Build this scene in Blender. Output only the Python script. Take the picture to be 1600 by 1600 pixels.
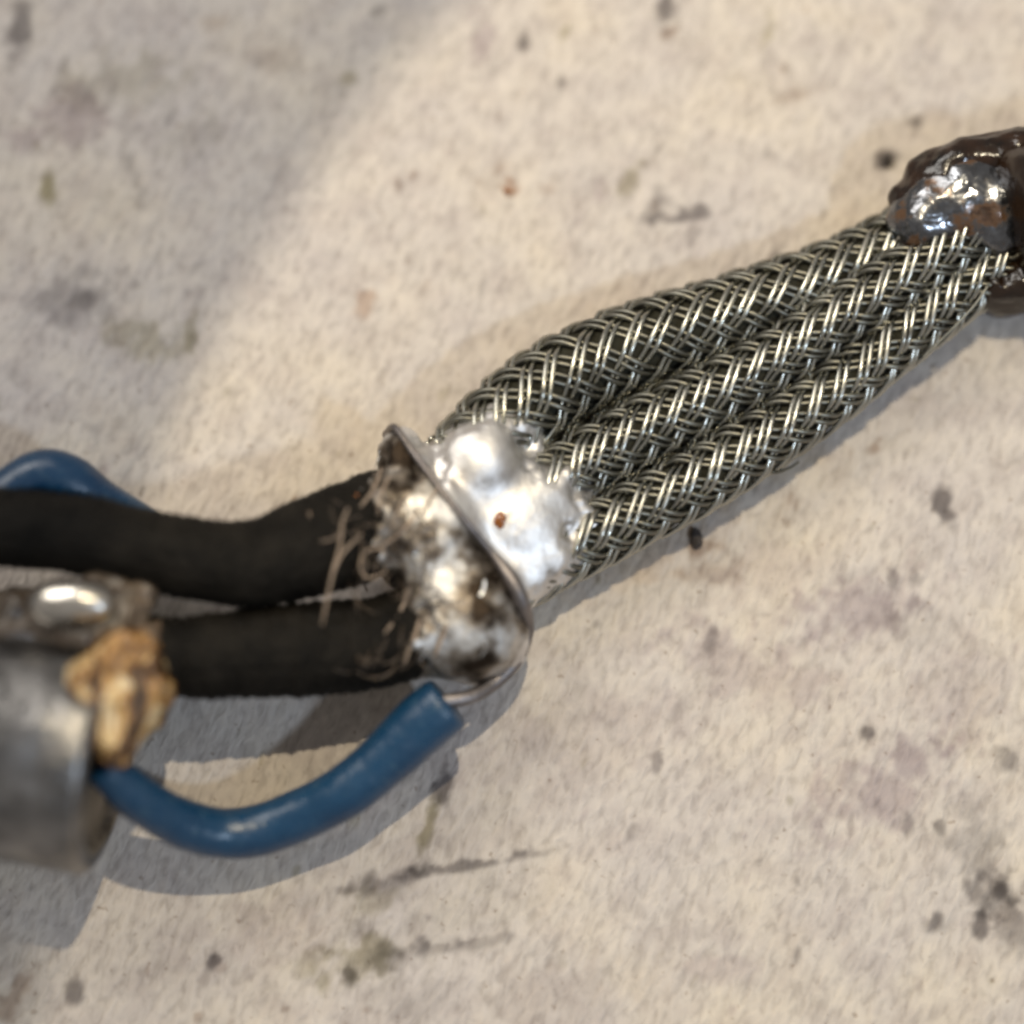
import bpy, math, random
import numpy as np
from mathutils import Vector

random.seed(7)
rng = np.random.default_rng(11)
for o in list(bpy.data.objects):
    bpy.data.objects.remove(o)
S = bpy.context.scene
COL = S.collection

# ------------------------------------------------------------------ scale
# lengths below are given in "px" = 0.0225 mm on the work surface (frame about 36 mm wide)
U = 2.25e-5
HALF = math.radians(15.0)
DIST = 800 / math.tan(HALF)
TILT = math.radians(11.0)
CT, ST = math.cos(TILT), math.sin(TILT)
CAM = np.array([0.0, -DIST * ST, DIST * CT])

# ------------------------------------------------------------------ camera
cd = bpy.data.cameras.new('camera')
cam = bpy.data.objects.new('camera', cd)
COL.objects.link(cam)
cam.location = CAM * U
cam.rotation_euler = (TILT, 0, 0)
cd.sensor_width = 36
cd.lens = 18 / math.tan(HALF)
cd.clip_start = 0.002
cd.clip_end = 10
cd.dof.use_dof = True
cd.dof.focus_distance = (DIST - 85) * U
cd.dof.aperture_fstop = 14
S.camera = cam

# ------------------------------------------------------------------ world, lamps, exposure
w = bpy.data.worlds.new('World')
S.world = w
w.use_nodes = True
bg = w.node_tree.nodes['Background']
bg.inputs[0].default_value = (1.0, 0.95, 0.90, 1)
bg.inputs[1].default_value = 0.32


def aim(o, src, dst):
    o.location = Vector(src) * U
    d = Vector(dst) - Vector(src)
    o.rotation_euler = d.to_track_quat('-Z', 'Y').to_euler()


def lamp(name, kind, src, dst, power, color, **kw):
    d = bpy.data.lights.new(name, kind)
    d.energy = power
    d.color = color
    for k, v in kw.items():
        setattr(d, k, v)
    o = bpy.data.objects.new(name, d)
    COL.objects.link(o)
    aim(o, src, dst)
    return o


def board_point(px, py):
    a, b = (px - 800) / 800 * math.tan(HALF), (800 - py) / 800 * math.tan(HALF)
    d = np.array([a, b * CT + ST, b * ST - CT])
    return CAM - d * CAM[2] / d[2]


# warm lamp above the frame top; cone edge stands in for a cast shadow, upper left
LAMP = np.array([300.0, 1080.0, 3800.0])
rim = [board_point(*q) - LAMP for q in ((712, 0), (262, 690), (60, 1530))]
rim = [q / np.linalg.norm(q) for q in rim]
axis = np.cross(rim[1] - rim[0], rim[2] - rim[0])
axis /= np.linalg.norm(axis)
axis *= np.sign(axis @ rim[0])
cone = math.acos(axis @ rim[0])
lamp('warm_lamp', 'SPOT', LAMP, LAMP + axis * 100, 0.205, (1.0, 0.865, 0.63),
     spot_size=2 * cone, spot_blend=0.008, shadow_soft_size=52 * U)
# wide soft room light from the upper left
lamp('room_light', 'AREA', (-2200, 2800, 3600), (0, 0, 0), 0.066, (1.0, 0.96, 0.90),
     shape='RECTANGLE', size=2600 * U, size_y=2000 * U)
# small cool ceiling bulb on the lower right
lamp('ceiling_bulb', 'AREA', (3000, -2200, 5000), (0, 0, 0), 0.066, (0.66, 0.81, 1.0), shape='DISK', size=420 * U)

S.view_settings.view_transform = 'Standard'
S.view_settings.look = 'None'
S.view_settings.gamma = 1
S.view_settings.exposure = 0.0
S.view_settings.use_curve_mapping = False
S.render.engine = 'CYCLES'
S.cycles.use_denoising = True
S.cycles.filter_width = 3.1
S.cycles.max_bounces = 8


# ------------------------------------------------------------------ mapping and helpers
def P(px, py, z=0.0):
    """point of the place (px units) seen at photo position (px, py) at height z"""
    t = math.tan(HALF)
    a = (px - 800) / 800 * t
    b = (800 - py) / 800 * t
    d = np.array([a, b * CT + ST, b * ST - CT])
    k = (z - CAM[2]) / d[2]
    return CAM + d * k


def project(w3):
    q = w3 - CAM
    cx = q[..., 0]
    cy = q[..., 1] * CT + q[..., 2] * ST
    cz = -q[..., 1] * ST + q[..., 2] * CT
    t = math.tan(HALF)
    return 800 + 800 * cx / (-cz * t), 800 - 800 * cy / (-cz * t)


def catmull(ctrl, step):
    """ctrl: rows of any width whose first three columns are a position; evenly spaced samples"""
    c = np.asarray(ctrl, float)
    c = np.vstack([2 * c[0] - c[1], c, 2 * c[-1] - c[-2]])
    out = []
    for i in range(1, len(c) - 2):
        p0, p1, p2, p3 = c[i - 1:i + 3]
        for t in np.linspace(0, 1, 24, endpoint=False):
            out.append(0.5 * (2 * p1 + (p2 - p0) * t + (2 * p0 - 5 * p1 + 4 * p2 - p3) * t * t
                              + (3 * p1 - p0 - 3 * p2 + p3) * t ** 3))
    out.append(c[-2])
    out = np.array(out)
    s = np.r_[0, np.cumsum(np.linalg.norm(np.diff(out[:, :3], axis=0), axis=1))]
    n = max(3, int(s[-1] / step) + 1)
    q = np.linspace(0, s[-1], n)
    return np.stack([np.interp(q, s, out[:, k]) for k in range(out.shape[1])], 1), q


def path(rows, step=6):
    """rows of (px, py, z, r) -> world points, radii, arc length"""
    c = []
    for px, py, z, r in rows:
        c.append([*P(px, py, z), r * (1 - z / DIST)])
    q, s = catmull(c, step)
    return q[:, :3], q[:, 3], s


def frames(pts):
    t = np.gradient(pts, axis=0)
    t /= np.linalg.norm(t, axis=1)[:, None]
    up = np.array([0, 0, 1.0])
    b = np.cross(t, up)
    b /= np.linalg.norm(b, axis=1)[:, None]
    n = np.cross(b, t)
    return t, n, b


def mesh_obj(name, verts, faces, mat, parent=None, smooth=True):
    me = bpy.data.meshes.new(name)
    me.from_pydata((np.asarray(verts) * U).tolist(), [], faces if isinstance(faces, list) else faces.tolist())
    me.materials.append(mat)
    if smooth:
        me.polygons.foreach_set('use_smooth', [True] * len(me.polygons))
    me.update()
    o = bpy.data.objects.new(name, me)
    COL.objects.link(o)
    if parent is not None:
        o.parent = parent
        o.matrix_parent_inverse = parent.matrix_basis.inverted()
    return o


def thing(name, label, cat, loc=(0, 0, 0), group=None):
    o = bpy.data.objects.new(name, None)
    o.empty_display_size = 0.002
    COL.objects.link(o)
    o.location = Vector(loc) * U
    bpy.context.view_layer.update()
    tag(o, label, cat, group)
    return o


def tag(o, label, cat, group=None):
    o['label'] = label
    o['category'] = cat
    if group:
        o['group'] = group
    return o


def tube_geo(pts, rad, sides=8, disp=None, cap=True, base=0):
    t, n, b = frames(pts)
    a = np.linspace(0, 2 * math.pi, sides, endpoint=False)
    r = np.asarray(rad)[:, None] * np.ones((1, sides))
    if disp is not None:
        r = r + disp(a)
    v = pts[:, None, :] + r[..., None] * (np.cos(a)[None, :, None] * n[:, None, :] + np.sin(a)[None, :, None] * b[:, None, :])
    m = len(pts)
    i = np.arange(m - 1)[:, None] * sides
    j = np.arange(sides)[None, :]
    j2 = (j + 1) % sides
    f = np.stack([i + j, i + sides + j, i + sides + j2, i + j2], -1).reshape(-1, 4) + base
    V = v.reshape(-1, 3)
    F = f.tolist()
    if cap:
        F.append([base + k for k in range(sides)])
        F.append([base + (m - 1) * sides + k for k in range(sides)][::-1])
    return V, F


def tube(name, pts, rad, mat, parent=None, sides=8, disp=None, cap=True):
    V, F = tube_geo(pts, rad, sides, disp, cap)
    return mesh_obj(name, V, F, mat, parent)


def vnoise(shape, cells, r=rng):
    """smooth value noise on a regular array"""
    g = r.random([c + 3 for c in cells])
    out = g
    for ax, (n, c) in enumerate(zip(shape, cells)):
        x = np.linspace(0, c, n) + 0.5
        i = np.floor(x).astype(int)
        f = x - i
        f = f * f * (3 - 2 * f)
        a = np.take(out, i, axis=ax)
        b = np.take(out, i + 1, axis=ax)
        sh = [1] * out.ndim
        sh[ax] = n
        f = f.reshape(sh)
        out = a * (1 - f) + b * f
    return out * 2 - 1


def fbm(shape, cells, octs=3):
    t = 0
    for k in range(octs):
        t = t + vnoise(shape, [max(1, int(c * 2 ** k)) for c in cells]) / 2 ** k
    return t


def surface_nets(f, org, step):
    """closed mesh of the zero level of a sampled distance field (negative inside)"""
    nx, ny, nz = f.shape
    ins = f < 0
    corners = [(i, j, k) for i in (0, 1) for j in (0, 1) for k in (0, 1)]
    cnt = sum(ins[i:nx - 1 + i, j:ny - 1 + j, k:nz - 1 + k].astype(int) for i, j, k in corners)
    act = (cnt > 0) & (cnt < 8)
    cell = np.argwhere(act)
    idx = -np.ones(act.shape, int)
    idx[act] = np.arange(len(cell))
    acc = np.zeros((len(cell), 3))
    num = np.zeros(len(cell))
    for a in corners:
        for ax in range(3):
            if a[ax]:
                continue
            b = list(a)
            b[ax] = 1
            fa = f[cell[:, 0] + a[0], cell[:, 1] + a[1], cell[:, 2] + a[2]]
            fb = f[cell[:, 0] + b[0], cell[:, 1] + b[1], cell[:, 2] + b[2]]
            m = (fa < 0) != (fb < 0)
            t = np.where(m, fa / np.where(m, fa - fb, 1), 0)
            p = np.array(a, float)[None, :].repeat(len(cell), 0)
            p[:, ax] += t
            acc[m] += p[m]
            num[m] += 1
    V = (cell + acc / num[:, None]) * step + np.asarray(org)
    F = []
    for ax in range(3):
        u, v = [(1, 2), (2, 0), (0, 1)][ax]
        sl = [slice(1, -1)] * 3
        sl[ax] = slice(0, -1)
        sl2 = list(sl)
        sl2[ax] = slice(1, None)
        A = ins[tuple(sl)]
        B = ins[tuple(sl2)]
        e = np.argwhere(A != B)
        flip = A[A != B]
        g = e + 1
        g[:, ax] -= 1
        du = np.zeros(3, int)
        du[u] = 1
        dv = np.zeros(3, int)
        dv[v] = 1
        q = [idx[tuple((g - du - dv).T)], idx[tuple((g - dv).T)], idx[tuple(g.T)], idx[tuple((g - du).T)]]
        q = np.stack(q, 1)
        ok = (q >= 0).all(1)
        q = q[ok]
        fl = flip[ok]
        q[~fl] = q[~fl][:, ::-1]
        F.append(q)
    return V, np.vstack(F)


def grid(lo, hi, step):
    ax = [np.arange(a, b + step, step) for a, b in zip(lo, hi)]
    return np.stack(np.meshgrid(*ax, indexing='ij'), -1)


def smin(a, b, k):
    h = np.clip(0.5 + 0.5 * (b - a) / k, 0, 1)
    return b * (1 - h) + a * h - k * h * (1 - h)


def sd_path(G, pts, rad):
    best = np.full(G.shape[:-1], 1e9)
    for p, q, r0, r1 in zip(pts[:-1], pts[1:], rad[:-1], rad[1:]):
        d = q - p
        h = np.clip(((G - p) @ d) / (d @ d), 0, 1)
        best = np.minimum(best, np.linalg.norm(G - p - h[..., None] * d, axis=-1) - (r0 + (r1 - r0) * h))
    return best


def sd_ell(G, c, r):
    r = np.asarray(r, float)
    q = (G - c) / r
    k0 = np.linalg.norm(q, axis=-1)
    return (k0 - 1) * r.min()


def sd_poly(px, py, poly):
    """positive inside the outline"""
    poly = np.asarray(poly, float)
    d = np.full(px.shape, 1e9)
    ins = np.zeros(px.shape, bool)
    for (x0, y0), (x1, y1) in zip(poly, np.roll(poly, -1, 0)):
        ex, ey = x1 - x0, y1 - y0
        h = np.clip(((px - x0) * ex + (py - y0) * ey) / (ex * ex + ey * ey), 0, 1)
        d = np.minimum(d, np.hypot(px - x0 - h * ex, py - y0 - h * ey))
        c = (y0 > py) != (y1 > py)
        ins ^= c & (px < ex * (py - y0) / (ey if ey else 1e-9) + x0)
    return np.where(ins, d, -d)


# ------------------------------------------------------------------ materials
class NT:
    def __init__(self, name):
        self.m = bpy.data.materials.new(name)
        self.m.use_nodes = True
        self.t = self.m.node_tree
        self.b = self.t.nodes['Principled BSDF']
        tc = self.n('ShaderNodeTexCoord')
        mp = self.n('ShaderNodeMapping')
        mp.inputs['Scale'].default_value = (1 / U / 100,) * 3      # 1 texture unit = 100 px
        self.l(tc.outputs['Object'], mp.inputs[0])
        self.co = mp.outputs[0]

    def n(self, k):
        return self.t.nodes.new(k)

    def l(self, a, b):
        self.t.links.new(a, b)

    def noise(self, scale, detail=3, rough=0.55, co=None, dist=0.0):
        x = self.n('ShaderNodeTexNoise')
        x.inputs['Scale'].default_value = scale
        x.inputs['Detail'].default_value = detail
        x.inputs['Roughness'].default_value = rough
        x.inputs['Distortion'].default_value = dist
        self.l(co or self.co, x.inputs['Vector'])
        return x.outputs['Fac']

    def ramp(self, fac, stops):
        r = self.n('ShaderNodeValToRGB')
        e = r.color_ramp.elements
        while len(e) < len(stops):
            e.new(0.5)
        for el, (p, c) in zip(e, stops):
            el.position = p
            el.color = (*c, 1) if len(c) == 3 else c
        self.l(fac, r.inputs[0])
        return r.outputs[0]

    def mix(self, fac, a, b, mode='MIX'):
        m = self.n('ShaderNodeMix')
        m.data_type = 'RGBA'
        m.blend_type = mode
        for k, v in ((0, fac), (6, a), (7, b)):
            if isinstance(v, (int, float)):
                m.inputs[k].default_value = v
            elif isinstance(v, tuple):
                m.inputs[k].default_value = (*v, 1)
            else:
                self.l(v, m.inputs[k])
        return m.outputs[2]

    def bump(self, h, dist, strength=1.0, prev=None):
        x = self.n('ShaderNodeBump')
        x.inputs['Strength'].default_value = strength
        x.inputs['Distance'].default_value = dist * U
        self.l(h, x.inputs['Height'])
        if prev is not None:
            self.l(prev, x.inputs['Normal'])
        return x.outputs[0]

    def set(self, **kw):
        for k, v in kw.items():
            i = self.b.inputs[k.replace('_', ' ')]
            if hasattr(v, 'is_output') or hasattr(v, 'links'):
                self.l(v, i)
            else:
                i.default_value = (*v, 1) if isinstance(v, tuple) and len(v) == 3 else v
        return self.m


def mat_surface():
    m = NT('stained_board')
    st = m.n('ShaderNodeAttribute')
    st.attribute_name = 'stain_and_shade'
    rot = m.n('ShaderNodeMapping')
    rot.inputs['Rotation'].default_value = (0, 0, math.radians(22))
    m.l(m.co, rot.inputs[0])
    fib = m.n('ShaderNodeMapping')
    fib.inputs['Scale'].default_value = (1.0, 0.42, 1.0)
    m.l(rot.outputs[0], fib.inputs[0])
    big = m.noise(0.34, 4, 0.55)
    mid = m.noise(1.5, 4, 0.6)
    f1 = m.noise(9.0, 2.5, 0.5, fib.outputs[0], 0.4)
    f2 = m.noise(3.6, 1.5, 0.5, fib.outputs[0], 0.3)
    c = m.ramp(big, [(0.30, (0.452, 0.410, 0.386)), (0.5, (0.497, 0.447, 0.400)), (0.70, (0.535, 0.470, 0.388))])
    c = m.mix(1.0, c, m.ramp(mid, [(0.28, (0.83, 0.81, 0.82)), (0.55, (1, 1, 1)), (0.8, (1.04, 1.03, 1.0))]), 'MULTIPLY')
    c = m.mix(1.0, c, m.ramp(f1, [(0.30, (0.79, 0.78, 0.775)), (0.5, (1, 1, 1)), (0.70, (1.10, 1.095, 1.085))]), 'MULTIPLY')
    spk = m.ramp(m.noise(6.5, 2, 0.5, rot.outputs[0]), [(0.685, (1, 1, 1)), (0.75, (0.62, 0.57, 0.53))])
    c = m.mix(0.8, c, spk, 'MULTIPLY')
    c = m.mix(1.0, c, st.outputs['Color'], 'MULTIPLY')
    nb = m.bump(f2, 6.0, 0.7)
    nb = m.bump(f1, 4.5, 0.9, nb)
    return m.set(Base_Color=c, Roughness=0.85, Normal=nb, Specular_IOR_Level=0.18)


def mat_braid(name, tint):
    m = NT(name)
    a = m.noise(1.1, 3)
    c = m.ramp(a, [(0.25, tuple(x * 0.55 for x in tint)), (0.5, tint), (0.75, tuple(min(1, x * 1.15) for x in tint))])
    r = m.ramp(m.noise(3.0, 3), [(0.3, (0.16,) * 3), (0.7, (0.36,) * 3)])
    return m.set(Base_Color=c, Metallic=1.0, Roughness=r)


def mat_solder(name, stops, lo, hi, bump, bs):
    m = NT(name)
    c = m.ramp(m.noise(1.5, 4, 0.55), stops)
    r = m.ramp(m.noise(1.8, 3), [(0.3, (lo,) * 3), (0.7, (hi,) * 3)])
    nb = m.bump(m.noise(bs, 3, 0.5), bump, 0.8)
    return m.set(Base_Color=c, Metallic=1.0, Roughness=r, Normal=nb)


def mat_plain(name, col, rough, metallic=0.0, var=0.25, vs=2.0, bump=0.0, bs=6.0, **kw):
    m = NT(name)
    c = m.ramp(m.noise(vs, 4), [(0.3, tuple(x * (1 - var) for x in col)), (0.7, tuple(min(1, x * (1 + var)) for x in col))])
    if bump:
        kw['Normal'] = m.bump(m.noise(bs, 4), bump)
    return m.set(Base_Color=c, Roughness=rough, Metallic=metallic, **kw)


def mat_blue():
    m = NT('blue_insulation')
    c = m.ramp(m.noise(1.3, 5, .6), [(.3, (.0045, .030, .072)), (.7, (.0075, .044, .098))])
    scuff = m.noise(5.0, 4, .7)
    c = m.mix(m.ramp(scuff, [(.56, (0, 0, 0)), (.72, (.5, .5, .5))]), c, (0.05, 0.10, 0.14))
    r = m.ramp(m.noise(4.0, 4, .6), [(.3, (.20,) * 3), (.7, (.44,) * 3)])
    return m.set(Base_Color=c, Roughness=r, Normal=m.bump(m.noise(3.2, 4, .6), 5.0, .55))


def mat_soot():
    m = NT('sooty_solder')
    a = m.noise(1.9, 5, .62)
    c = m.ramp(a, [(.36, (.03, .014, .006)), (.45, (.10, .055, .03)), (.51, (.13, .13, .135)), (.68, (.26, .27, .29))])
    me = m.ramp(a, [(.42, (0, 0, 0)), (.52, (1, 1, 1))])
    r = m.ramp(m.noise(3.0, 4), [(.3, (.12,) * 3), (.7, (.32,) * 3)])
    return m.set(Base_Color=c, Metallic=me, Roughness=r, Normal=m.bump(m.noise(1.9, 3, .5), 9, .9))


def mat_resin():
    m = NT('amber_resin')
    mp = m.n('ShaderNodeMapping')
    mp.inputs['Scale'].default_value = (1.0, 0.45, 1.0)
    m.l(m.co, mp.inputs[0])
    a = m.noise(2.6, 4, .6, mp.outputs[0], .6)
    c = m.ramp(a, [(.40, (.03, .017, .008)), (.48, (.13, .06, .02)), (.54, (.38, .21, .07)), (.58, (.56, .41, .20)), (.66, (.66, .56, .41))])
    return m.set(Base_Color=c, Roughness=.26, Normal=m.bump(m.noise(3.0, 5, .6), 18, .9))


M = dict(
    surface=mat_surface(),
    braidA=mat_braid('tinned_wire', (0.41, 0.405, 0.355)),
    braidB=mat_braid('tinned_wire_cool', (0.43, 0.425, 0.38)),
    core=mat_plain('dark_inner_insulation', (0.026, 0.025, 0.018), 0.8, Specular_IOR_Level=0.06),
    solder=mat_solder('bright_solder', [(0.30, (0.30, 0.27, 0.24)), (0.42, (0.58, 0.56, 0.545)), (0.6, (0.74, 0.725, 0.71))], 0.44, 0.60, 7.0, 1.8),
    crust=mat_solder('tarnished_solder', [(0.38, (0.03, 0.022, 0.016)), (0.47, (0.20, 0.17, 0.14)), (0.55, (0.46, 0.44, 0.415)), (0.68, (0.72, 0.70, 0.68))], 0.42, 0.62, 9.0, 2.2),
    unlit=mat_plain('shaded_wire', (0.185, 0.18, 0.152), 0.42, 1.0, var=0.3),  # darker copy of the braid wire; missing glints put into the colour
    cloth=mat_plain('black_cloth', (0.0075, 0.0062, 0.0047), 0.62, var=0.6, vs=2.0, bump=7.0, bs=9.0, Specular_IOR_Level=0.10),
    blue=mat_blue(),
    copper=mat_plain('bare_conductor', (0.21, 0.19, 0.185), 0.5, 1.0, bump=2.0),
    can=mat_plain('worn_steel', (0.215, 0.207, 0.20), 0.34, 1.0, var=0.7, vs=1.3, bump=8.0, bs=2.4),
    lug=mat_plain('tinned_lug', (0.62, 0.58, 0.52), 0.25, 1.0, bump=4.0, bs=2.5),
    resin=mat_resin(),
    navy=mat_plain('navy_sleeve', (0.004, 0.020, 0.048), 0.5, var=0.3, vs=1.5, bump=3.0),
    brown=mat_plain('brown_lacquer', (0.013, 0.0065, 0.003), 0.2, var=0.6, vs=1.6, bump=5.0, bs=2.2),
    grime=mat_plain('dark_grime', (0.075, 0.055, 0.038), 0.35, var=0.8, vs=2.0, bump=10.0, bs=3.0),
    tape=mat_plain('brown_tape', (0.10, 0.068, 0.044), 0.45, var=0.75, vs=2.6, bump=8.0),
    rust=mat_plain('amber_flux', (0.20, 0.065, 0.012), 0.2, var=0.3),
    thread=mat_plain('beige_thread', (0.30, 0.225, 0.165), 0.6, var=0.3),
    fuzz=mat_plain('mixed_fuzz', (0.10, 0.075, 0.055), 0.4, 0.4, var=0.8, vs=3.5),
    orange=mat_plain('copper_thread', (0.62, 0.25, 0.10), 0.4, 0.6, var=0.2),
    silver=mat_plain('silver_thread', (0.85, 0.86, 0.86), 0.2, 1.0, var=0.05),
    soot=mat_soot(),
    rustbrown=mat_plain('burnt_flux', (0.017, 0.0075, 0.0032), 0.2, var=0.9, vs=2.2, bump=6.0, bs=2.0),
    crumb=mat_plain('dark_crumb', (0.035, 0.028, 0.025), 0.8, var=0.4),
)

# ------------------------------------------------------------------ the work surface
core_ax = np.arange(-960, 961, 4.0)
outer = np.geomspace(1000, 9000, 14)
axx = np.r_[-outer[::-1], core_ax, outer]
n = len(axx)
X, Y = np.meshgrid(axx, axx, indexing='ij')
relief = fbm((n, n), (24, 24), 3) * 2.0
W3 = np.stack([X, Y, relief - 3.0], -1)
PX, PY = project(W3)
wob = fbm((n, n), (90, 90), 3)
wob2 = fbm((n, n), (60, 60), 3)
col = np.ones((n, n, 3))


def mark(x, y, rx, ry, ang, color, strength, ragged=0.6, soft=0.6):
    a = math.radians(ang)
    rx, ry, strength = rx * 1.12, ry * 1.12, min(1.0, strength * 1.15)
    mg = 2.2 * max(rx, ry) + 90
    i0, i1 = np.searchsorted(axx, [(x - 800) - mg - 60, (x - 800) + mg + 60])
    j0, j1 = np.searchsorted(axx, [(800 - y) - mg - 60, (800 - y) + mg + 60])
    w_ = (slice(i0, i1), slice(j0, j1))
    dx, dy = PX[w_] - x + wob2[w_] * 4, -(PY[w_] - y) + wob[w_] * 4
    u = (dx * math.cos(a) + dy * math.sin(a)) / rx
    v = (-dx * math.sin(a) + dy * math.cos(a)) / ry
    d = np.hypot(u, v) + wob[w_] * ragged
    k = np.clip((1 + soft - d) / (2 * soft), 0, 1)
    k = (k * k * (3 - 2 * k) * strength)[..., None]
    col[w_] *= 1 - k + k * np.array(color)


GR, BR, OL, LV, RU = (0.30, 0.29, 0.30), (0.36, 0.25, 0.18), (0.42, 0.40, 0.27), (0.72, 0.68, 0.72), (0.50, 0.28, 0.15)
for a in [
    (792, 297, 9, 10, 70, RU, .95), (1068, 338, 46, 8, 8, GR, .75), (1385, 250, 13, 17, 80, GR, .95),
    (1215, 400, 14, 11, 0, GR, .6), (1428, 190, 8, 11, 70, GR, .7), (1040, 20, 11, 22, -10, GR, .8), (1048, 48, 16, 10, 30, BR, .5), (1020, 330, 12, 30, -35, GR, .5), (1240, 150, 34, 9, 15, BR, .3), (1200, 45, 7, 26, -15, OL, .5),
    (880, 125, 8, 11, 0, GR, .7), (818, 65, 8, 14, -15, GR, .7), (884, 45, 7, 18, -20, OL, .5),
    (1475, 795, 12, 24, 15, GR, .85), (1228, 105, 7, 10, 0, BR, .5), (980, 285, 14, 26, -15, OL, .55),
    (935, 300, 12, 14, 0, LV, .6), (860, 295, 9, 9, 0, BR, .3), (1085, 370, 9, 14, -20, GR, .4),
    (690, 1232, 11, 20, -15, GR, .85), (668, 1290, 8, 30, -15, OL, .7), (555, 1275, 7, 14, -15, OL, .4),
    (735, 1352, 85, 7, 10, GR, .75), (600, 1378, 52, 12, 16, GR, .6), (575, 1410, 34, 20, 20, OL, .35),
    (560, 1500, 48, 26, 30, OL, .6), (545, 1518, 14, 18, -20, GR, .75), (600, 1500, 30, 18, 0, GR, .4),
    (712, 1478, 80, 8, 9, GR, .4), (712, 1470, 9, 9, 0, GR, .6), (655, 1480, 12, 12, 0, GR, .5), (480, 1510, 30, 14, 20, OL, .35),
    (333, 1500, 8, 14, -25, GR, .85), (111, 1552, 12, 16, 10, GR, .75), (20, 1565, 16, 40, -25, BR, .5),
    (75, 300, 8, 22, -5, OL, .75), (32, 40, 15, 42, -12, GR, .7), (100, 190, 60, 34, 20, LV, .8),
    (120, 465, 60, 36, 10, GR, .42), (130, 470, 20, 16, 30, GR, .4), (225, 535, 55, 22, -8, OL, .45),
    (300, 515, 9, 20, -10, OL, .5), (185, 130, 70, 30, 10, OL, .3), (295, 210, 40, 26, 15, OL, .2),
    (205, 255, 10, 55, 12, GR, .25), (570, 472, 12, 22, -20, RU, .4), (750, 450, 5, 14, -15, GR, .4),
    (590, 22, 7, 9, 0, GR, .5), (543, 125, 10, 7, 20, OL, .5), (750, 65, 16, 30, 10, LV, .7), (625, 290, 6, 10, 0, BR, .35),
    (1555, 1390, 34, 30, -40, GR, .6), (1565, 1400, 12, 14, 0, GR, .8), (1575, 1185, 14, 18, 20, GR, .6),
    (1460, 1440, 14, 12, 0, GR, .75), (1530, 1450, 9, 16, -10, GR, .8), (1470, 1290, 9, 16, 0, GR, .5), (1420, 1290, 8, 16, 10, GR, .4),
    (1358, 1145, 8, 10, -20, GR, .8), (1395, 905, 9, 16, -10, GR, .5), (1430, 905, 9, 9, 0, GR, .4), (1590, 1460, 18, 26, 0, GR, .55),
    (1350, 950, 90, 38, 15, LV, .75), (1380, 1230, 95, 48, 25, LV, .95), (1160, 1040, 110, 38, -15, LV, .6), (700, 1440, 120, 40, 20, OL, .14), (900, 1150, 130, 60, 10, LV, .3), (420, 1450, 90, 40, 15, LV, .35), (1500, 1080, 60, 60, 0, LV, .35), (860, 1560, 120, 40, 12, BR, .16), (640, 1560, 60, 30, 10, GR, .22), (560, 1450, 36, 14, 20, GR, .3), (1520, 1330, 40, 60, 20, GR, .35), (1440, 980, 50, 30, 0, GR, .2),
    (1200, 900, 60, 40, 20, LV, .4), (1110, 1005, 8, 20, -10, GR, .45), (1028, 1188, 6, 16, -10, GR, .5), (1250, 1375, 5, 9, 0, GR, .5),
    (985, 1300, 7, 14, -20, GR, .35), (1120, 1510, 40, 24, 10, LV, .5), (1000, 860, 90, 40, 25, (0.86, 0.76, 0.64), .5),  # last mark: warm tan shade below the braid, painted into the board colour
    (1110, 895, 30, 22, 0, BR, .35), (1365, 700, 16, 9, 15, BR, .55), (1180, 735, 120, 26, 28, (0.86, 0.78, 0.66), .5),  # last mark: more of that painted shade along the braid's lower edge
    (1090, 850, 12, 22, 10, BR, .5), (950, 480, 50, 30, 0, LV, .2), (420, 90, 40, 20, 0, BR, .2),
    (340, 35, 16, 10, 30, BR, .3), (470, 1200, 30, 20, 20, OL, .1), (190, 960, 6, 6, 0, BR, .1),
]:
    mark(*a)
# small random specks over the board
for k in range(170):
    x, y = rng.uniform(-100, 1700, 2)
    mark(x, y, rng.uniform(2.5, 6), rng.uniform(4, 11), rng.uniform(-35, 5), [GR, BR, OL, LV][k % 4], rng.uniform(.15, .5), .3)
i, j = np.meshgrid(np.arange(n - 1), np.arange(n - 1), indexing='ij')
F = np.stack([i * n + j, (i + 1) * n + j, (i + 1) * n + j + 1, i * n + j + 1], -1).reshape(-1, 4)
board = mesh_obj('work_surface', W3.reshape(-1, 3), F, M['surface'])
at = board.data.attributes.new('stain_and_shade', 'FLOAT_COLOR', 'POINT')
at.data.foreach_set('color', np.concatenate([col, np.ones((n, n, 1))], -1).reshape(-1))
board['kind'] = 'structure'

# ------------------------------------------------------------------ the two shielded cables
A_ROWS = [(-480, 812, 220, 60), (-300, 812, 228, 60), (-120, 815, 235, 60), (0, 824, 240, 60), (100, 832, 240, 60), (200, 851, 235, 60), (300, 873, 225, 62), (400, 880, 210, 68),
          (490, 853, 188, 76), (565, 826, 165, 80), (635, 782, 146, 66), (690, 735, 128, 52),
          (738, 697, 112, 62), (795, 650, 100, 70), (870, 598, 88, 74), (958, 553, 80, 72), (1060, 516, 76, 69), (1160, 482, 72, 65), (1270, 442, 68, 60),
          (1380, 388, 66, 56), (1470, 332, 76, 56), (1560, 292, 90, 58)]
B_ROWS = [(640, 890, 120, 50), (690, 856, 118, 54), (770, 806, 108, 57), (850, 760, 94, 58), (900, 729, 84, 58), (1000, 673, 76, 58), (1100, 622, 74, 57),
          (1200, 567, 78, 55), (1300, 502, 88, 54), (1400, 438, 100, 53), (1500, 372, 112, 54), (1600, 312, 118, 55), (1700, 265, 120, 55)]
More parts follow.
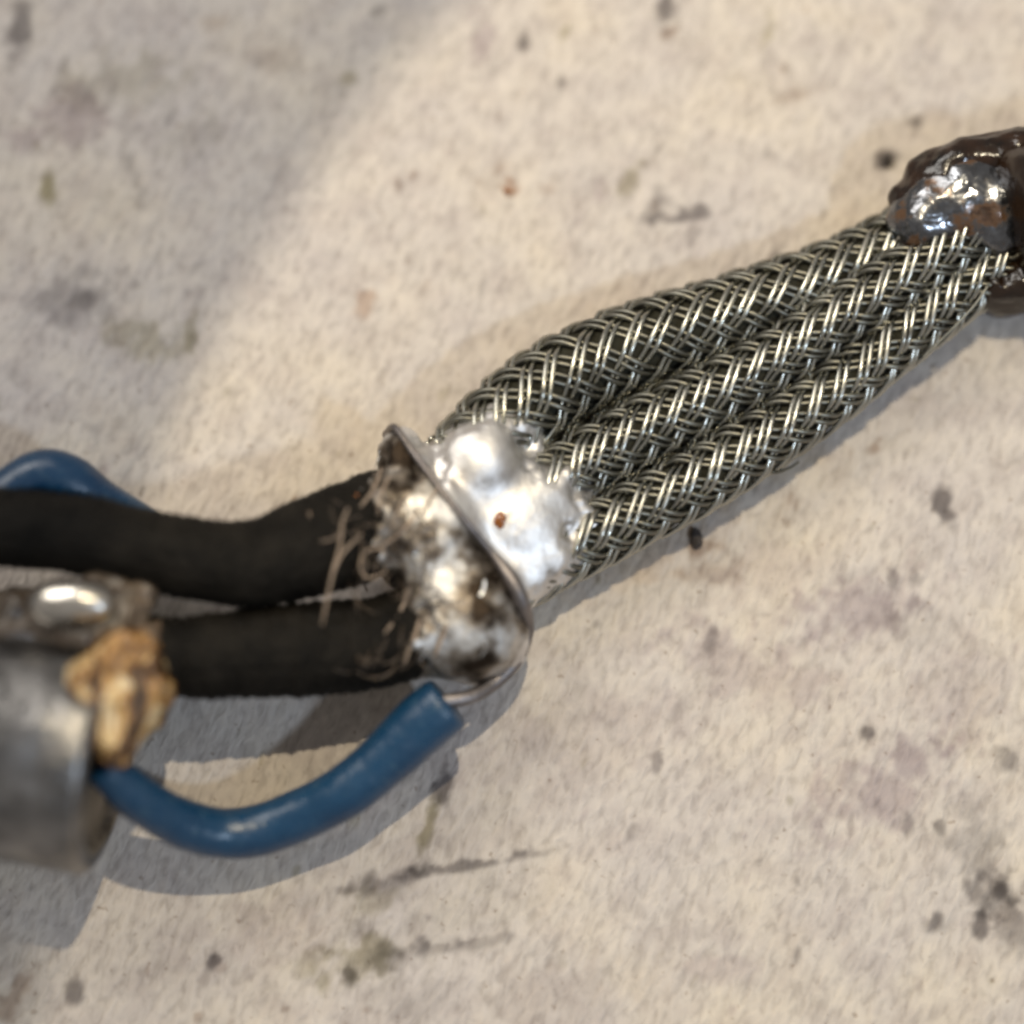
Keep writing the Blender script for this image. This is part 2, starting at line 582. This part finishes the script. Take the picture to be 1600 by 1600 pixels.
C_ROWS = [(150, 1022, 200, 62), (230, 1026, 200, 62), (300, 1027, 192, 62), (400, 1020, 178, 68), (500, 1013, 160, 72), (600, 1002, 140, 70),
          (690, 962, 120, 66), (770, 917, 96, 62), (850, 874, 80, 60), (900, 849, 72, 59), (1000, 797, 68, 58), (1100, 743, 66, 57),
          (1200, 681, 65, 55), (1300, 612, 66, 54), (1400, 530, 70, 53), (1500, 452, 80, 53), (1600, 385, 90, 54), (1700, 330, 96, 54)]


FAM = -1


def near(pts, px, py):
    qx, qy = project(pts)
    return int(np.argmin(np.hypot(qx - px, qy - py)))


def make_cable(rows, label, sleeve_end, braid_start, braid_end, N, wire_r, alpha, mat, seed):
    r_ = np.random.default_rng(seed)
    pts, rad, s = path(rows, 5)
    i0, i1, i2 = near(pts, *sleeve_end) if sleeve_end else 8, near(pts, *braid_start), near(pts, *braid_end)
    base = pts[(i1 + i2) // 2].copy()
    base[2] = 0
    root = thing('shielded_cable', label, 'cable', base)
    if sleeve_end:
        # cloth sleeve, woven in a fine diagonal rib
        sp, sr, ss = pts[:i0], rad[:i0].copy(), s[:i0]
        sr[-6:] *= np.linspace(1, .86, 6)
        lump = np.interp(ss, np.linspace(0, ss[-1], 40), r_.normal(0, 1.2, 40))

        def weave(a):
            k = 9
            w1 = np.sin(k * a[None, :] + ss[:, None] * 0.36)
            w2 = np.sin(k * a[None, :] - ss[:, None] * 0.36)
            rib = np.sin(ss[:, None] * 0.40 + 1.3 * np.sin(2 * a)[None, :])
            return 1.6 * np.maximum(w1, w2) + 1.0 * rib + lump[:, None] + r_.normal(0, .5, (len(ss), len(a)))
        tube('cloth_sleeve', sp, sr, M['cloth'], root, 72, weave)
    tube('inner_insulation', pts[max(i0 - 8, 0):i2], rad[max(i0 - 8, 0):i2] - wire_r * 3.6, M['core'], root, 36)
    # braid
    bp, br, bs = pts[i1:i2], rad[i1:i2], s[i1:i2] - s[i1]
    rm = float(np.median(br))
    om = math.tan(math.radians(alpha)) / rm
    q = np.arange(0, bs[-1], 6.0)
    C = np.stack([np.interp(q, bs, bp[:, k]) for k in range(3)], 1)
    R = np.interp(q, bs, br)
    t, nn, bb = frames(C)
    slack = np.interp(q, np.linspace(0, q[-1], 12), r_.normal(0, 1.0, 12))
    for d in (1, -1):
        for k in range(N):
            V, Fc = [], []
            ph = 2 * math.pi * k / N + r_.normal(0, .035)
            drift = np.interp(q, np.linspace(0, q[-1], 10), r_.normal(0, .045, 10))
            th = d * (om * q) + ph + drift
            x = N * th / math.pi
            g = np.clip(2.0 * np.cos(2 * math.pi * x / 4) + 0.9, -1, 1) * (1 if d == FAM else -1)   # three over, one under
            for wi in ((-.5, .5) if d == FAM else (-.55, .55)):
                off = wi * wire_r * 2.6 + r_.normal(0, .35)
                rr = R - wire_r * 2 + g * wire_r * 1.05 + slack + np.interp(q, np.linspace(0, q[-1], 22), r_.normal(0, 1.3, 22))
                tt = th + off * math.cos(math.radians(alpha)) / rm + np.interp(q, np.linspace(0, q[-1], 14), r_.normal(0, .016, 14))
                p = C + rr[:, None] * (np.cos(tt)[:, None] * nn + np.sin(tt)[:, None] * bb)
                p = p - t * (d * off * math.sin(math.radians(alpha)))
                v, f = tube_geo(p, np.full(len(p), wire_r), 6, None, True, len(V) * 0 + sum(len(z) for z in V))
                V.append(v)
                Fc += f
            mesh_obj('braid_strand', np.vstack(V), Fc, mat if d == FAM else M['unlit'], root)
    return root, pts, rad, s


cabA, ptsA, radA, sA = make_cable(
    A_ROWS, 'uppermost of the three braided cords, with a black cloth sleeve left of the joint',
    (648, 772), (700, 727), (1540, 300), 8, 4.3, 45, M['braidA'], 3)
cabB, ptsB, radB, sB = make_cable(
    B_ROWS, 'middle of the three braided cords, coming out from under the solder',
    None, (690, 856), (1690, 270), 8, 4.2, 42, M['braidB'], 5)
cabC, ptsC, radC, sC = make_cable(
    C_ROWS, 'lowest of the three braided cords, its black cloth sleeve meeting the grey metal can',
    (668, 975), (740, 934), (1690, 335), 8, 4.2, 42, M['braidB'], 9)

# ------------------------------------------------------------------ solder joint over both cables
lo, hi = (-300, -300, 0), (230, 220, 300)
ST4 = 4.0
G = grid(lo, hi, ST4)
gx, gy = project(G)
POLY = [(585, 742), (592, 700), (622, 664), (650, 700), (692, 760), (694, 700), (715, 668), (770, 652), (826, 690), (846, 742),
        (880, 752), (918, 774), (905, 815), (888, 870), (856, 925), (826, 952), (826, 1000), (795, 1052), (740, 1082), (700, 1075), (650, 1046),
        (632, 1010), (650, 965), (640, 915), (610, 880), (590, 850), (580, 790)]
msk = sd_poly(gx, gy, POLY)
sh = G.shape[:3]
fing = fbm(sh, (16, 16, 8), 3)
fine = fbm(sh, (44, 44, 24), 2)
left = np.clip((700 - gx) / 90, 0, 1)
th = np.clip(msk * 0.42 + fing * (6 + 7 * left) + fine * (2.5 + 2 * left), -40, 7)
sa = slice(near(ptsA, 480, 850), near(ptsA, 900, 570), 3)
sb = slice(near(ptsB, 645, 888), near(ptsB, 1000, 673), 3)
sc = slice(near(ptsC, 560, 1015), near(ptsC, 1000, 797), 3)
dA = sd_path(G, ptsA[sa], radA[sa]) + 4
dB = sd_path(G, ptsB[sb], radB[sb]) + 4
dC = sd_path(G, ptsC[sc], radC[sc]) + 4
d = smin(smin(dA, dB, 46), dC, 40)
for (x, y, z, r) in [(625, 705, 150, (34, 40, 40)), (748, 975, 105, (70, 76, 84)), (768, 1010, 84, (54, 56, 66)), (700, 1010, 120, (60, 42, 50)), (668, 830, 165, (62, 74, 44)),
                     (640, 850, 160, (40, 50, 36)), (800, 818, 112, (66, 60, 46)), (752, 720, 150, (44, 50, 40)), (700, 925, 150, (64, 64, 40))]:
    d = smin(d, sd_ell(G, P(x, y, z), r), 26)
d = d - th + fine * 1.2 * left
d = np.maximum(d, -(G[..., 2] - 22))
d[0], d[-1], d[:, 0], d[:, -1], d[:, :, 0], d[:, :, -1] = 9, 9, 9, 9, 9, 9
V, F = surface_nets(d, lo, ST4)
joint = thing('solder_joint', 'shiny lumpy solder joint binding both cables where braid meets black sleeve', 'solder joint', P(740, 850, 0) * [1, 1, 0])
LINE = [(560, 604), (618, 668), (700, 780), (765, 860), (815, 930), (830, 985), (800, 1040), (720, 1110), (400, 1110), (400, 604)]
cen = project(V[F].mean(1))
lf = sd_poly(cen[0], cen[1], LINE) > 0
for nm, mm, ff in (('bright_solder', 'solder', F[~lf]), ('tarnished_solder', 'crust', F[lf])):
    us, inv = np.unique(ff, return_inverse=True)
    mesh_obj(nm, V[us], inv.reshape(ff.shape), M[mm], joint)
SV = V
svx, svy = project(SV)


def skin(x, y):
    """height of the topmost surface of joint or cables at a photo position"""
    c = [top(x, y, 8)]
    for pts, rad in ((ptsA, radA), (ptsB, radB), (ptsC, radC)):
        k = near(pts, x, y)
        q = np.hypot(*(np.array(project(pts[k])) - (x, y)))
        if q < rad[k]:
            c.append(pts[k][2] + math.sqrt(rad[k] ** 2 - q ** 2))
    return max(c)


def top(px, py, rad=10):
    m = np.hypot(svx - px, svy - py) < rad
    return float(SV[m, 2].max()) if m.any() else 60.0


# amber flux bead on the solder
z = top(781, 812)
G2 = grid(P(781, 812, z) - 26, P(781, 812, z) + 26, 2.0)
f2 = sd_ell(G2, P(781, 812, z - 3), (11, 14, 8)) + fbm(G2.shape[:3], (4, 4, 4), 2) * 2.0
V, F = surface_nets(f2, P(781, 812, z) - 26, 2.0)
mesh_obj('flux_bead', V, F, M['rust'], joint)

# ------------------------------------------------------------------ blue wire with bare conductor wrapped round the joint
bw = thing('blue_wire', 'blue insulated wire looping from solder joint down to the grey metal can', 'wire', P(400, 1300, 0))
p, r, s = path([(160, 1196, 250, 30), (215, 1245, 200, 35), (272, 1281, 150, 37), (338, 1301, 112, 38), (400, 1298, 98, 39), (470, 1273, 100, 40),
                (540, 1236, 118, 41), (605, 1183, 128, 43), (650, 1139, 136, 46), (680, 1114, 142, 47), (700, 1098, 146, 47)], 5)
r[-3:] *= [0.99, .97, .93]
lm = np.interp(np.arange(len(r)), np.linspace(0, len(r), 26), rng.normal(0, .35, 26))
tube('insulation', p, r + lm, M['blue'], bw, 40)
rows = []
for x, y in [(690, 1096), (735, 1088), (775, 1064), (806, 1030), (822, 985), (815, 938), (795, 900), (765, 860), (732, 820), (700, 780), (668, 737), (640, 700), (617, 668), (600, 672)]:
    zz = top(x, y, 14)
    if y > 1040:
        zz = {690: 150, 735: 140, 775: 120}[x] - 8
    elif x > 800:
        zz = 112 if y > 960 else max(zz, 130)
    rows.append((x, y, zz - 1, 6 if y < 900 else 12))
rows[-1] = (606, 680, 90, 9)
p, r, s = path(rows, 5)
k = np.ones(7) / 7
pz = np.pad(p[:, 2], 3, mode='edge')
p[:, 2] = np.convolve(pz, k, 'valid')
tube('bare_conductor', p, r, M['copper'], bw, 12)

# second blue wire, far left
bw2 = thing('blue_wire', 'short piece of blue wire showing above the upper black sleeve at left edge', 'wire', P(60, 745, 0))
p, r, s = path([(-300, 1010, 215, 42), (-140, 900, 215, 42), (-60, 820, 212, 43), (10, 772, 206, 43), (62, 745, 200, 45), (104, 752, 192, 44), (150, 782, 176, 38), (210, 818, 150, 35), (300, 866, 110, 32)], 5)
lm = np.interp(np.arange(len(r)), np.linspace(0, len(r), 14), rng.normal(0, 1.8, 14))
tube('insulation', p, r + lm, M['blue'], bw2, 32)

# ------------------------------------------------------------------ frayed threads and stray wires at the joint
for mat, w_, pl in [
    ('thread', 3.2, [(597, 730), (585, 761), (573, 780), (557, 799)]), ('orange', 3.6, [(558, 772), (551, 788), (545, 799)]),
    ('thread', 3.6, [(544, 794), (535, 817), (531, 855), (521, 892), (513, 928), (503, 978)]), ('thread', 3.2, [(566, 834), (536, 864), (523, 892)]),
    ('thread', 3.6, [(492, 772), (484, 795), (485, 823)]), ('thread', 3.5, [(688, 757), (669, 786), (661, 810)]),
    ('thread', 3.5, [(655, 797), (632, 827), (592, 857)]), ('silver', 3.0, [(593, 705), (591, 718), (586, 731)]),
    ('silver', 2.4, [(650, 858), (648, 870), (641, 884)]), ('silver', 3.4, [(757, 905), (757, 920), (748, 934)]),
    ('thread', 4.5, [(643, 916), (624, 958), (601, 990)]), ('thread', 4.0, [(656, 966), (650, 990), (644, 1006)]),
    ('thread', 4.0, [(700, 975), (688, 1004), (680, 1024)]), ('silver', 3.4, [(663, 1010), (662, 1022), (653, 1036)]),
    ('thread', 3.0, [(641, 1010), (637, 1024), (632, 1038)]), ('silver', 2.2, [(757, 1002), (758, 1014), (750, 1028)]),
    ('thread', 3.0, [(610, 742), (596, 772), (590, 806)]), ('thread', 3.0, [(640, 770), (622, 800), (612, 830)]),
    ('thread', 3.0, [(575, 880), (568, 905), (574, 925)]), ('thread', 2.6, [(590, 872), (584, 900), (578, 910)]),
    ('thread', 3.0, [(602, 866), (590, 856), (570, 863), (563, 884), (572, 902), (592, 900), (606, 886)]),
    ('thread', 2.2, [(520, 770), (512, 790), (518, 812)]), ('thread', 2.2, [(535, 830), (520, 842), (500, 846)]),
]:
    zs = [skin(x, y) + 5 for x, y in pl]
    if len(pl) > 4:
        zs = np.linspace(max(zs) + 6, max(zs) - 6, len(pl))
    rows = [(x, y, z, w_) for (x, y), z in zip(pl, zs)]
    p, r, s = path(rows, 3)
    r = r * np.interp(np.linspace(0, 1, len(r)), [0, .25, .8, 1], [.45, .66, .55, .25])
    tube('frayed_strand', p, r, M[mat], joint, 6)

# fine fuzz of broken threads and wires where the sleeves are stripped
V, F = [], []
nv = 0
for k in range(70):
    x = rng.uniform(545, 690)
    y = rng.uniform(775, 1045) - (x - 600) * .25
    z0 = skin(x, y)
    if z0 < 90:
        continue
    a = math.radians(rng.normal(243, 30))
    ln = rng.uniform(22, 70)
    p0 = P(x, y, z0 - 2)
    cv, lift = rng.normal(0, .7), rng.uniform(6, 26)
    pp = [p0 + np.array([math.cos(a + cv * t) * ln * t, math.sin(a + cv * t) * ln * t, lift * math.sin(t * 2.2)]) for t in np.linspace(0, 1, 9)]
    v, f = tube_geo(np.array(pp), np.linspace(1.2, .7, 9) * rng.uniform(.6, 1.3), 5, None, True, nv)
    V.append(v)
    F += f
    nv += len(v)
fz = mesh_obj('frayed_fuzz', np.vstack(V), F, M['fuzz'], joint)
fz['kind'] = 'stuff'

# loose braid wires along the cables
for par, rows in [
    (cabC, [(1170, 715, 110, 2.4), (1205, 738, 70, 2.4), (1232, 732, 50, 2.4), (1248, 722, 44, 2.2)]),
    (cabC, [(1440, 560, 90, 2.2), (1480, 522, 108, 2.2), (1520, 480, 124, 2.2), (1545, 445, 132, 2.2)]),
]:
    p, r, s = path(rows, 4)
    tube('stray_wire', p, r, M['unlit'], par, 6)

# ------------------------------------------------------------------ right-hand end: solder blob and dark brown sleeve
sl = thing('lacquered_sleeve', 'dark brown glossy sleeve at right edge where both braids end', 'cable sleeve', P(1640, 350, 0))
p, r, s = path([(1578, 362, 150, 100), (1592, 358, 150, 128), (1640, 346, 150, 134), (1740, 322, 150, 134), (1900, 280, 150, 130)], 6)
nz = rng.normal(0, 1.2, (len(p), 56))
tube('sleeve', p, r, M['brown'], sl, 56, lambda a: 4 * np.sin(3 * a[None, :] + s[:, None] * .02) + nz)
end = thing('solder_blob', 'smooth dark grey solder blob with burnt brown flux at right end of braids', 'solder blob', P(1500, 320, 0))


def lump(name, cx, cy, cz, items, mat, parent, size, amp, k=18, step=4.0, cells=6):
    c = P(cx, cy, cz)
    lo = c - size
    G = grid(lo, c + size, step)
    f = None
    for x, y, z, r in items:
        e = sd_ell(G, P(x, y, z), r)
        f = e if f is None else smin(f, e, k)
    f = f + fbm(G.shape[:3], (cells,) * 3, 3) * amp
    V, F = surface_nets(f, lo, step)
    return mesh_obj(name, V, F, mat, parent)


lump('solder', 1495, 315, 180, [(1436, 350, 118, (48, 48, 46)), (1490, 318, 130, (78, 68, 48)), (1538, 290, 142, (70, 74, 48)), (1562, 335, 136, (46, 56, 50))],
     M['soot'], end, 170, 6, 30, 4.0, 5)
lump('burnt_flux', 1520, 262, 160, [(1470, 282, 132, (54, 38, 50)), (1530, 254, 142, (70, 38, 54)), (1590, 246, 150, (60, 40, 56)), (1425, 316, 116, (36, 34, 44))],
     M['rustbrown'], end, 170, 6, 24, 4.0, 6)
lump('burnt_flux', 1585, 455, 110, [(1572, 458, 80, (46, 34, 60)), (1625, 440, 90, (50, 44, 70))], M['brown'], end, 130, 6, 24, 4.0, 5)

# ------------------------------------------------------------------ lower left: metal can with lug and amber resin
can = thing('metal_can', 'blurred grey metal can with amber resin and a silver lug at left edge', 'component', P(40, 1210, 0))
a0, a1 = P(-420, 1085, 200), P(172, 1192, 200)
ax = (a1 - a0) / np.linalg.norm(a1 - a0)
L = np.linalg.norm(a1 - a0)
prof = [(0, 150), (4, 158), (14, 160), (L - 12, 161), (L - 4, 158), (L, 150), (L + .5, 128), (L - 10, 124), (L - 11, 20)]
pp = np.array([a0 + ax * q for q, _ in prof])
t0, n0, b0 = frames(np.array([a0, (a0 + a1) / 2, a1]))
ang = np.linspace(0, 2 * math.pi, 72, endpoint=False)
V = np.concatenate([pp[k] + prof[k][1] * (np.cos(ang)[:, None] * n0[0] + np.sin(ang)[:, None] * b0[0]) for k in range(len(prof))])
F = [[k * 72 + j, k * 72 + (j + 1) % 72, (k + 1) * 72 + (j + 1) % 72, (k + 1) * 72 + j] for k in range(len(prof) - 1) for j in range(72)]
F += [list(range(72))[::-1], [(len(prof) - 1) * 72 + j for j in range(72)]]
mesh_obj('case', V, F, M['can'], can)


lump('amber_resin', 165, 1100, 280, [(142, 1098, 288, (62, 66, 58)), (194, 1098, 275, (42, 76, 60)), (172, 1150, 262, (44, 38, 50)), (195, 1030, 280, (52, 42, 46)), (232, 1080, 262, (32, 60, 50))],
     M['resin'], can, 150, 8, 14, 3.5, 8)
lump('burnt_flux', 110, 985, 230, [(105, 985, 215, (95, 58, 66)), (180, 985, 215, (46, 52, 60)), (20, 1000, 215, (60, 60, 60)), (190, 935, 210, (60, 40, 50))], M['grime'], can, 200, 14, 18, 4.0, 8)
p, r, s = path([(60, 948, 272, 26), (80, 945, 280, 36), (120, 942, 284, 36), (158, 944, 280, 32), (172, 946, 276, 22)], 4)
tube('terminal_lug', p, r, M['lug'], can, 28)
p, r, s = path([(205, 1040, 205, 66), (215, 1040, 205, 72), (255, 1034, 202, 72), (264, 1033, 202, 66)], 4)
cn = rng.normal(0, 1.5, (len(p), 40))
tube('tape_collar', p, r, M['tape'], can, 40, lambda a: 5 * np.sin(2 * a + 1)[None, :] + 3 * np.sin(5 * a)[None, :] + cn)

# ------------------------------------------------------------------ crumbs lying on the board
for x, y, r, lab in [(1088, 842, (9, 17, 9), 'tiny dark crumb on the board just below the wide braid'),
                     (1385, 250, (10, 12, 8), 'tiny dark grey speck of dirt on the board above the braids'),
                     (792, 297, (7, 7, 5), 'tiny rusty brown speck on the board above the joint')]:
    c = P(x, y, 4)
    lo = c - 24
    G = grid(lo, c + 24, 2.0)
    f = sd_ell(G, c, r) + fbm(G.shape[:3], (4, 4, 4), 2) * 2.5
    V, F = surface_nets(f, lo, 2.0)
    tag(mesh_obj('crumb', V, F, M['rust'] if x < 900 else M['crumb']), lab, 'crumb', None)
